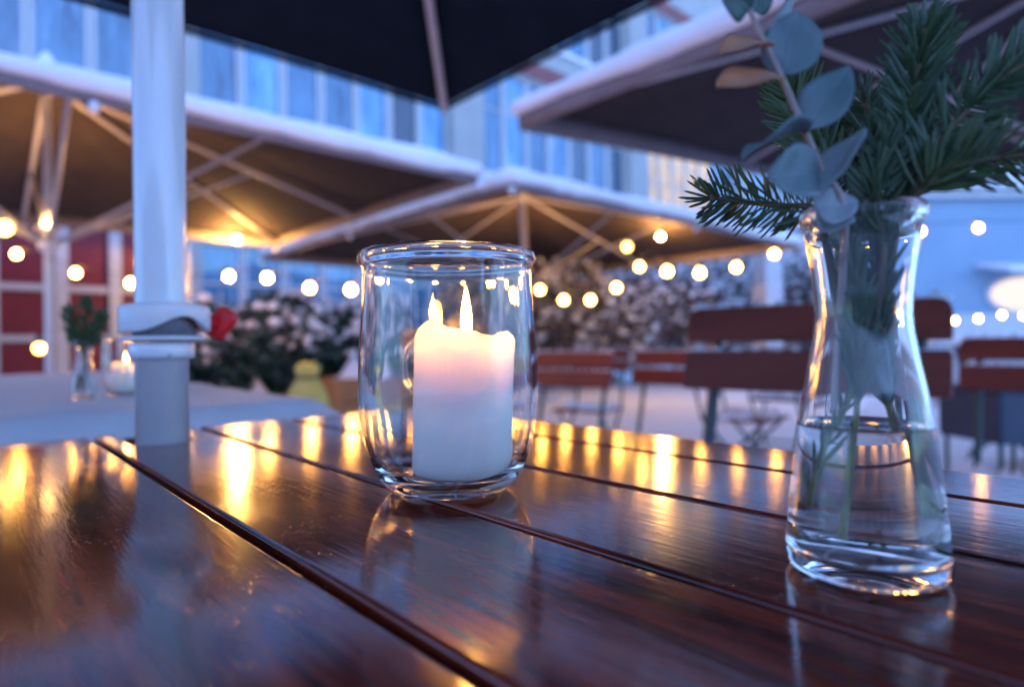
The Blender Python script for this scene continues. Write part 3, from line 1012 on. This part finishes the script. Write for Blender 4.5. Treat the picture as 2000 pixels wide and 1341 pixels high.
# ------------------------------------------------------------------ jar and candle
JC = P(880, 955, .357); JC = Vector((JC.x, JC.y, TABLE_Z + .0006))
JAR_OUT = [(0, 0.0015), (.022, .0012), (.029, .0), (.0330, .0008), (.0362, .0032), (.0402, .0090), (.0438, .0165), (.0468, .0245), (.0490, .0335), (.0503, .0440),
           (.0508, .0550), (.0507, .0660), (.0501, .0780), (.0492, .0900), (.0484, .1020), (.0479, .1120), (.0477, .1200), (.0477, .1245), (.0482, .1262),
           (.0494, .1270), (.0502, .1288), (.0504, .1306), (.0498, .1324), (.0486, .1332), (.0470, .1332)]
JAR_IN = [(.0458, .1322), (.0450, .1300), (.0447, .1240), (.0447, .1140), (.0451, .1020), (.0459, .0900), (.0468, .0780), (.0474, .0660), (.0475, .0550), (.0470, .0440),
          (.0457, .0335), (.0433, .0240), (.0400, .0165), (.0355, .0105), (.0300, .0075), (.0200, .0064), (0, .0060)]
def jar(name, label, c, with_emblem=True, sc=1.0, group=None):
    t = thing(name, label, 'jar', c, group)
    prof = [(r * sc, z * sc) for r, z in JAR_OUT + JAR_IN]
    def fn(q, an):
        k = 1 + .004 * math.sin(3 * an + 1.0) * math.sin(q.z * 60) + .003 * math.sin(7 * an + q.z * 90)
        return Vector((q.x * k, q.y * k, q.z))
    MB().lathe(prof, 128, c, fn=fn).build('glass', M['glass'], t, smooth=True)
    if with_emblem:
        # moulded oval badge with a berry of raised dots, on the far wall left of the candle
        em = MB()
        a0 = math.atan2((FWD * .9 - RIGHT * .30).y, (FWD * .9 - RIGHT * .30).x)
        def on(u, v, dr=.0):
            z = .066 + v
            # outer radius at that height
            r = .0503
            for (ra, za), (rb, zb) in zip(JAR_OUT, JAR_OUT[1:]):
                if za <= z <= zb and zb > za: r = ra + (rb - ra) * (z - za) / (zb - za)
            a = a0 - u / .05
            return c + Vector((math.cos(a) * (r + dr), math.sin(a) * (r + dr), z))
        for sc_, rad in ((1.0, .0013), (.86, .0009)):
            pts = [on(.0215 * sc_ * math.cos(R(k * 10)) * (1 - .22 * math.sin(R(k * 10)) * -1), .0225 * sc_ * math.sin(R(k * 10))) for k in range(37)]
            em.tube(pts, rad, 8)
        for iy in range(6):
            for ix in range(5):
                u = (ix - 2) * .0065 + (iy % 2) * .003; v = (iy - 3.0) * .0056
                if (u / .0165) ** 2 + (v / .017) ** 2 < 1:
                    em.sphere(on(u, v, .0004), .0017, 8, 5, (1, 1, 1.25))
        for k in range(5):
            em.tube([on(0, .0165), on((k - 2) * .0045, .0205 - abs(k - 2) * .0012)], [.0013, .0007], 6)
        em.build('moulded_emblem', M['glass'], t, smooth=True)
        # small raised strokes moulded under the base
        mk = MB()
        for k in range(5):
            q = c + RIGHT * (-.017 + .0026 * k) - FWD * (.0215 - .0006 * k) + Vector((0, 0, .0085))
            mk.tube([q - FWD * .002, q + FWD * .002 + RIGHT * .0012], .0004, 5)
        mk.build('moulded_mark', M['glass'], t)
    return t
jar('glass_jar', 'tulip shaped glass jar with rolled rim holding the lit candle', JC)

def candle(label, base, rad, hscale, group=None, lean=(0, 0), small=False):
    t = thing('pillar_candle', label, 'candle', base, group)
    n = 96
    xs = [-1, -.92, -.80, -.66, -.52, -.35, 0, .3, .5, .62, .75, .86, .94, 1]
    hs = [.0775, .0815, .0872, .0884, .0852, .0836, .0826, .0815, .0795, .0788, .0808, .0815, .0800, .0775]
    def H(u):
        for a, b, ha, hb in zip(xs, xs[1:], hs, hs[1:]):
            if a <= u <= b:
                w = (u - a) / (b - a); w = w * w * (3 - 2 * w)
                return ha + (hb - ha) * w
        return hs[-1]
    levels = 22
    vs = []
    rows = []
    def off(z): return RIGHT * lean[0] * z + FWD * lean[1] * z
    def put(a, r, z):
        q = base + (RIGHT * math.cos(a) + FWD * math.sin(a)) * r + Vector((0, 0, z * hscale)) + off(z)
        vs.append(q); return len(vs) - 1
    c0 = len(vs); vs.append(base.copy())
    fs = []
    prev = None
    def ringrow(fr, fz):
        return [put(2 * math.pi * k / n, fr(2 * math.pi * k / n), fz(2 * math.pi * k / n)) for k in range(n)]
    def link(A, B):
        for k in range(n): fs.append((A[k], A[(k + 1) % n], B[(k + 1) % n], B[k]))
    r0 = ringrow(lambda a: rad * .90, lambda a: 0.0)
    for k in range(n): fs.append((c0, r0[(k + 1) % n], r0[k]))
    r1 = ringrow(lambda a: rad * .965, lambda a: .0010); link(r0, r1)
    r2 = ringrow(lambda a: rad * .993, lambda a: .0032); link(r1, r2)
    prev = r2
    def top(a):
        u = math.cos(a); h = H(u)
        return h if math.sin(a) < 0 else h - .004 * math.sin(a)
    def wall(a, z):
        u = math.cos(a)
        r = rad * (1 + .012 * noise.noise(Vector((u * 2.4, math.sin(a) * 2.4, z * 26))) - .004 * (z < .02))
        if math.sin(a) < 0:
            zc = .0725 + .0135 * min(1, abs(u - .05)) ** 1.5
            if z > zc:                       # front edge sagged inwards above a soft crease
                k = (z - zc) / max(.004, H(u) - zc)
                r -= .0062 * (1 - abs(u) ** 3) * (min(1, k * 1.15) ** .55)
        return r
    for l in range(1, levels + 1):
        s = l / levels
        def fz(a, s=s): return .0032 + (top(a) - .0012 - .0032) * s
        cur = ringrow(lambda a: wall(a, fz(a)), fz); link(prev, cur); prev = cur
    cur = ringrow(lambda a: wall(a, top(a)) - .0011, lambda a: top(a)); link(prev, cur); prev = cur
    cur = ringrow(lambda a: wall(a, top(a)) - .0028, lambda a: top(a) - .0010); link(prev, cur); prev = cur
    for f_, z_ in ((.78, .0745), (.72, .0705), (.55, .0692), (.2, .0688)):
        cur = ringrow(lambda a: min(rad * f_, wall(a, top(a)) - .004), lambda a: z_); link(prev, cur); prev = cur
    ci = put(0, 0, .0695)
    for k in range(n): fs.append((prev[k], prev[(k + 1) % n], ci))
    MB().add(vs, fs).build('wax', M['wax'], t, smooth=True)
    wb = base + off(.07) + Vector((0, 0, .069 * hscale)) + RIGHT * .0012
    MB().tube([wb, wb + Vector((0, 0, .010)), wb + Vector((.0006, 0, .0165))], .0009, 8).build('wick', M['wick'], t)
    fs_ = .45 if small else 1.0
    fl = [(0, .0), (.0018, .0006), (.0027, .0035), (.0031, .0080), (.0030, .0130), (.0024, .0180), (.0016, .0230), (.0007, .0270), (0, .0300)]
    MB().lathe([(r * fs_, z * fs_) for r, z in fl], 24, wb + Vector((0, 0, .0085))).build('flame', M['flame'], t, smooth=True)
    return t
CC = JC + RIGHT * .0066 + FWD * -.0008 + Vector((0, 0, .0072))
candle('white pillar candle burning inside the near tulip jar', CC, .0286, 1.0, lean=(.035, 0))

# second jar and candle on the snowy table
c2 = P(246, 772, .92); c2 = Vector((c2.x, c2.y, TABLE_Z + .0145))
jar('glass_jar', 'blurred candle jar on the snowy table, half behind the pole', c2, False, .62, None)
candle('candle glowing in the blurred jar on the snowy table', c2 + Vector((0, 0, .0045)), .0175, .50, small=True)

# ------------------------------------------------------------------ vase
VC = P(1690, 1111, .2235); VC = Vector((VC.x, VC.y, TABLE_Z + .0006))
VR = .875
V_OUT = [(0, .0014), (.020, .0012), (.0262, .0), (.0285, .0010), (.0298, .0035), (.0299, .0070), (.0290, .0150), (.0276, .0280), (.0262, .0400), (.0247, .0520), (.0225, .0640),
         (.0200, .0750), (.0181, .0850), (.0176, .0910), (.0180, .0980), (.0191, .1070), (.0205, .1160), (.0213, .1215), (.0226, .1228), (.0232, .1250), (.0230, .1272), (.0220, .1284)]
V_IN = [(.0208, .1280), (.0202, .1262), (.0198, .1215), (.0190, .1160), (.0176, .1070), (.0164, .0980), (.0160, .0910), (.0164, .0850), (.0183, .0750),
        (.0208, .0640), (.0230, .0520), (.0245, .0400), (.0259, .0280), (.0272, .0150), (.0274, .0085), (.0255, .0056), (.0160, .0042), (0, .0037)]
V_W = [(0, .0041), (.0160, .0046), (.0251, .0060), (.0272, .0089), (.0271, .0150), (.0258, .0280), (.0244, .0400), (.0231, .0505), (.0231, .0522), (.0210, .0516), (0, .0515)]
def vase(label, c, sc=1.0, group=None):
    t = thing('glass_vase', label, 'vase', c, group)
    MB().lathe([(r * sc * VR, z * sc) for r, z in V_OUT + V_IN], 96, c).build('glass', M['vglass'], t, smooth=True)
    MB().lathe([((r + (.00035 if 0 < i < 9 and r > .02 else 0)) * sc * VR, z * sc) for i, (r, z) in enumerate(V_W)], 96, c).build('water', M['water'], t, smooth=True)
    return t
vase('waisted clear glass vase half full of water with fir and eucalyptus', VC)

# ------------------------------------------------------------------ fir sprigs
def smooth_path(pts, sub=10):
    pts = [Vector(q) for q in pts]
    out = []
    for i in range(len(pts) - 1):
        p0 = pts[max(i - 1, 0)]; p1 = pts[i]; p2 = pts[i + 1]; p3 = pts[min(i + 2, len(pts) - 1)]
        for k in range(sub):
            u = k / sub
            out.append(.5 * ((2 * p1) + (p2 - p0) * u + (2 * p0 - 5 * p1 + 4 * p2 - p3) * u * u + (3 * p1 - p0 - 3 * p2 + p3) * u ** 3))
    out.append(pts[-1])
    return out

def in_vase(ang, r, z):
    a = R(ang)
    return VC + (RIGHT * math.cos(a) + FWD * math.sin(a)) * r * VR + Vector((0, 0, z))

def needle(mb, q, d, s, l, w, bend):
    """one flat needle with a keel: base, waist, blunt tip"""
    nrm = d.cross(s).normalized()
    p1 = q + d * l * .45 + bend * l * .05
    p2 = q + d * l * .88 + bend * l * .17
    p3 = q + d * l + bend * l * .22
    vs = []
    for c_, ww in ((q, w * .45), (p1, w), (p2, w * .8)):
        vs += [c_ + s * ww * .5, c_ + nrm * w * .22, c_ - s * ww * .5, c_ - nrm * w * .22]
    vs.append(p3)
    fs = []
    for r in range(2):
        for k in range(4):
            fs.append((r * 4 + k, r * 4 + (k + 1) % 4, (r + 1) * 4 + (k + 1) % 4, (r + 1) * 4 + k))
    for k in range(4): fs.append((8 + k, 8 + (k + 1) % 4, 12))
    fs.append((3, 2, 1, 0))
    mb.add(vs, fs)

def sprig(label, pts, start, count, length, seed, m='needle', flat=.45, angle=(42, 68), width=.0013, stem='twig', inner=0, plane=None, group='fir sprigs in the near vase', rad=(.0016, .0008), one_side=None, tip=8):
    rnd = random.Random(seed)
    path = smooth_path(pts)
    base = path[0]
    t = thing('fir_sprig', label, 'fir sprig', base, group)
    k = len(path)
    MB().tube(path, [rad[0] + (rad[1] - rad[0]) * i / (k - 1) for i in range(k)], 8).build('stem', M[stem], t, smooth=True)
    mb = MB()
    view = (plane if plane else (CAM - path[-1])).normalized()
    i0 = int(start * (k - 1))
    def put(f, amin, amax, ls):
        i = min(int(f), k - 2); u = f - i
        q = path[i].lerp(path[i + 1], u)
        tg = (path[i + 1] - path[i]).normalized()
        side = tg.cross(view).normalized(); nr = side.cross(tg).normalized()
        ph = rnd.uniform(0, 2 * math.pi)
        dirn = side * math.cos(ph) + nr * math.sin(ph) * flat
        if one_side is not None and rnd.random() < .7 and dirn.dot(one_side) < 0: dirn = -dirn
        dirn.normalize()
        a = R(rnd.uniform(amin, amax))
        d = (tg * math.cos(a) + dirn * math.sin(a)).normalized()
        s = d.cross(nr * .8 + dirn * rnd.uniform(-.4, .4)).normalized()
        needle(mb, q, d, s, length * ls * rnd.uniform(.82, 1.1), width * rnd.uniform(.85, 1.15), tg * .8 + Vector((0, 0, .3)))
    for c_ in range(count):
        f = i0 + (k - 1 - i0) * (c_ + rnd.random()) / count
        g = (f - i0) / max(1, k - 1 - i0)
        put(f, angle[0], angle[1], 1 - .35 * max(0, g - .75) / .25)
    for _ in range(tip): put(k - 1.01, 5, 40, .75)
    mb.build('needles', M[m], t, kind='stuff', smooth=False)
    if stem == 'twig':
        MB().sphere(path[-1], rad[1] * 1.9, 8, 6, (1, 1, 1.4)).build('bud', M['redstem'], t, smooth=True)
    return t

mouth = lambda px, py, d: P(px, py, d)
sprig('small fir sprig reaching left out of the vase mouth', [in_vase(200, .010, .085), in_vase(150, .013, .118), P(1590, 408, .238), P(1520, 402, .252), P(1450, 394, .264), P(1392, 387, .270)], .34, 104, .0165, 1, angle=(50, 72), width=.0013, flat=.35)
sprig('broad fir sprig fanned out behind the eucalyptus leaves', [in_vase(150, .006, .075), in_vase(120, .010, .118), P(1632, 372, .248), P(1600, 300, .258), P(1565, 225, .265), P(1545, 172, .268)], .34, 200, .0180, 2, angle=(40, 64), flat=.5, width=.0015)
sprig('tallest upright fir sprig in the middle of the vase', [in_vase(40, .004, .07), in_vase(20, .010, .118), P(1768, 340, .228), P(1778, 220, .228), P(1794, 130, .227), P(1806, 62, .226)], .30, 190, .0150, 3, 'needle_blue', angle=(42, 66), flat=.5, width=.0016)
sprig('long fir sprig bending out to the right edge', [in_vase(0, .008, .075), in_vase(0, .014, .118), P(1800, 345, .220), P(1862, 245, .218), P(1945, 160, .215), P(2060, 98, .212)], .36, 120, .0160, 4, 'needle_blue', angle=(48, 72), flat=.4, width=.0017)
sprig('low fir sprig spreading right just above the vase rim', [in_vase(-20, .006, .08), in_vase(-15, .012, .118), P(1798, 372, .214), P(1850, 330, .212), P(1930, 312, .209), P(2060, 296, .206)], .38, 105, .0150, 5, 'needle', angle=(48, 70), flat=.4, width=.0015)
sprig('short fir sprig filling the gap left of the tallest sprig', [in_vase(90, .006, .08), in_vase(95, .008, .118), P(1712, 360, .246), P(1706, 280, .252), P(1688, 205, .256)], .30, 130, .0160, 6, 'needle_blue', angle=(44, 66), flat=.5)
sprig('dark fir sprig crowding the centre of the vase mouth', [in_vase(300, .004, .085), in_vase(310, .008, .112), P(1705, 388, .222), P(1722, 335, .224), P(1728, 290, .226)], .28, 120, .0125, 7, 'needle_blue', angle=(40, 66), flat=.8)
# the stems and their lower needles inside the vase
sprig('fir stem with needles pressed inside the vase neck', [in_vase(200, .010, .012), in_vase(220, .008, .05), in_vase(230, .006, .085), in_vase(200, .007, .118)], .42, 230, .0125, 8, 'needle_blue', angle=(10, 40), flat=.7, rad=(.0011, .0009), stem='cutstem', tip=3)
sprig('second needled stem standing right inside the vase neck', [in_vase(20, .021, .018), in_vase(10, .014, .05), in_vase(0, .006, .08), in_vase(340, .009, .118)], .42, 230, .0125, 9, 'needle_blue', angle=(10, 40), flat=.7, rad=(.0014, .0010), stem='cutstem', tip=3)
sprig('brown cut stem slanting down to the right in the water', [in_vase(0, .0235, .022), in_vase(5, .017, .045), in_vase(30, .006, .075), in_vase(100, .005, .10)], .62, 60, .011, 10, 'needle', angle=(10, 40), flat=.7, rad=(.0017, .0012), stem='redstem', tip=3)
sprig('thin leafy stem slanting down to the left in the water', [in_vase(190, .0235, .024), in_vase(185, .015, .042), in_vase(150, .006, .06), in_vase(90, .004, .085)], .05, 34, .012, 11, 'needle', angle=(8, 30), flat=.7, rad=(.0011, .0009), stem='cutstem', tip=3)

# ------------------------------------------------------------------ eucalyptus
def leaf(parent, a, b, w, roll, m, curl=.10, shape=.55, label=None, e=.62):
    """oval leaf from a (base) to b (tip), w wide, turned by roll degrees about its length"""
    a, b = Vector(a), Vector(b)
    d = (b - a); ln = d.length; d.normalize()
    vw = (CAM - (a + b) / 2).normalized()
    s = d.cross(vw).normalized()
    s = Matrix.Rotation(R(roll), 3, d) @ s
    nrm = s.cross(d).normalized()
    nu, nv = 14, 8
    vs, fs = [], []
    for i in range(nu + 1):
        u = i / nu
        prof = (math.sin(math.pi * u ** shape)) ** e if 0 < u < 1 else 0
        for j in range(nv + 1):
            v = j / nv * 2 - 1
            q = a + d * ln * u + s * (w / 2 * prof * v)
            q = q + nrm * (ln * curl * (math.sin(math.pi * u) - .9 * u * u) * .6 + w * .10 * v * v * prof - w * .03 * math.exp(-(v * 6) ** 2))
            q = q + nrm * w * .035 * math.sin(u * 9 + v * 2.2)
            vs.append(q)
    for i in range(nu):
        for j in range(nv):
            k = i * (nv + 1) + j
            fs.append((k, k + 1, k + nv + 2, k + nv + 1))
    o = MB().add(vs, fs).build('leaf', m, parent, smooth=True, solid=.00035, label=label)
    vein = MB().tube([vs[i * (nv + 1) + nv // 2] + nrm * .0002 for i in range(nu)], [.00042 * (1 - .8 * i / nu) for i in range(nu)], 5)
    vein.build('vein', M['eu_pale'], o, smooth=True)
    return o

def eucalyptus():
    path = [in_vase(170, .0115, .055), in_vase(190, .010, .09), P(1648, 412, .206), P(1606, 332, .204), P(1572, 255, .202), P(1527, 152, .200), P(1492, 80, .198), P(1462, 12, .197), P(1455, -40, .196)]
    t = thing('eucalyptus_branch', 'eucalyptus branch with round blue green leaves leaning left out of the vase', 'eucalyptus branch', path[0])
    sp = smooth_path(path, 8); k = len(sp)
    MB().tube(sp, [.0013 - .0006 * i / (k - 1) for i in range(k)], 8).build('stem', M['eu_stem'], t, smooth=True)
    k_ = 1 / F_PX
    def w(px, d=.2): return px * k_ * d
    leaf(t, P(1464, 20, .197), P(1410, -22, .192), w(66), 18, M['eu_green'], label='dark green top leaf')
    leaf(t, P(1464, 20, .197), P(1498, -45, .200), w(70), 30, M['eu_green'])
    leaf(t, P(1496, 82, .198), P(1556, -25, .205), w(64), 66, M['eu_pale'], .02, .8)
    leaf(t, P(1494, 88, .198), P(1406, 96, .186), w(74), 74, M['eu_tan'], .10, label='tan leaf seen edge on')
    leaf(t, P(1527, 150, .200), P(1562, 22, .198), w(112), 6, M['eu_blue'], .06, .80)
    leaf(t, P(1525, 150, .200), P(1402, 166, .190), w(96), 70, M['eu_tan'], .06, .85, label='tan leaf seen edge on')
    leaf(t, P(1572, 256, .202), P(1662, 126, .198), w(96), -14, M['eu_blue'], .07, .82, e=.92)
    leaf(t, P(1574, 258, .202), P(1448, 300, .190), w(105), 101, M['eu_blue'], .12, .7)
    leaf(t, P(1602, 330, .204), P(1502, 348, .196), w(112), 12, M['eu_blue'], .04, .72, label='roundest leaf')
    leaf(t, P(1585, 385, .203), P(1690, 248, .200), w(90), -52, M['eu_pale'], .06, .85, e=.9)
    leaf(t, P(1650, 405, .206), P(1600, 452, .208), w(80), 25, M['eu_pale'], .04)
    leaf(t, P(1590, 410, .203), P(1678, 395, .205), w(78), -22, M['eu_pale'], .04, .6)
    # leaves pressed inside the neck
    leaf(t, in_vase(300, .006, .084), in_vase(310, .010, .060), .006, 30, M['eu_blue'], .02)
eucalyptus()

# vase with fir on the snowy table
v2 = P(165, 777, .86); v2 = Vector((v2.x, v2.y, TABLE_Z + .0145))
vase('blurred small vase with a fir sprig on the snowy table', v2, .62)
for i, (dx, h, lab) in enumerate([(-.020, .118, 'left dark sprig in the blurred vase'), (.004, .130, 'tallest dark sprig in the blurred vase'), (.024, .112, 'right dark sprig in the blurred vase')]):
    sprig(lab, [v2 + RIGHT * -dx * .3 + Vector((0, 0, .010)), v2 + Vector((0, 0, .056)), v2 + RIGHT * dx * .5 + Vector((0, 0, .082)), v2 + RIGHT * dx + Vector((0, 0, h))], .5, 120, .016, 60 + i, 'needle', angle=(35, 65), flat=.9, width=.002, group='fir sprigs in the far vase')
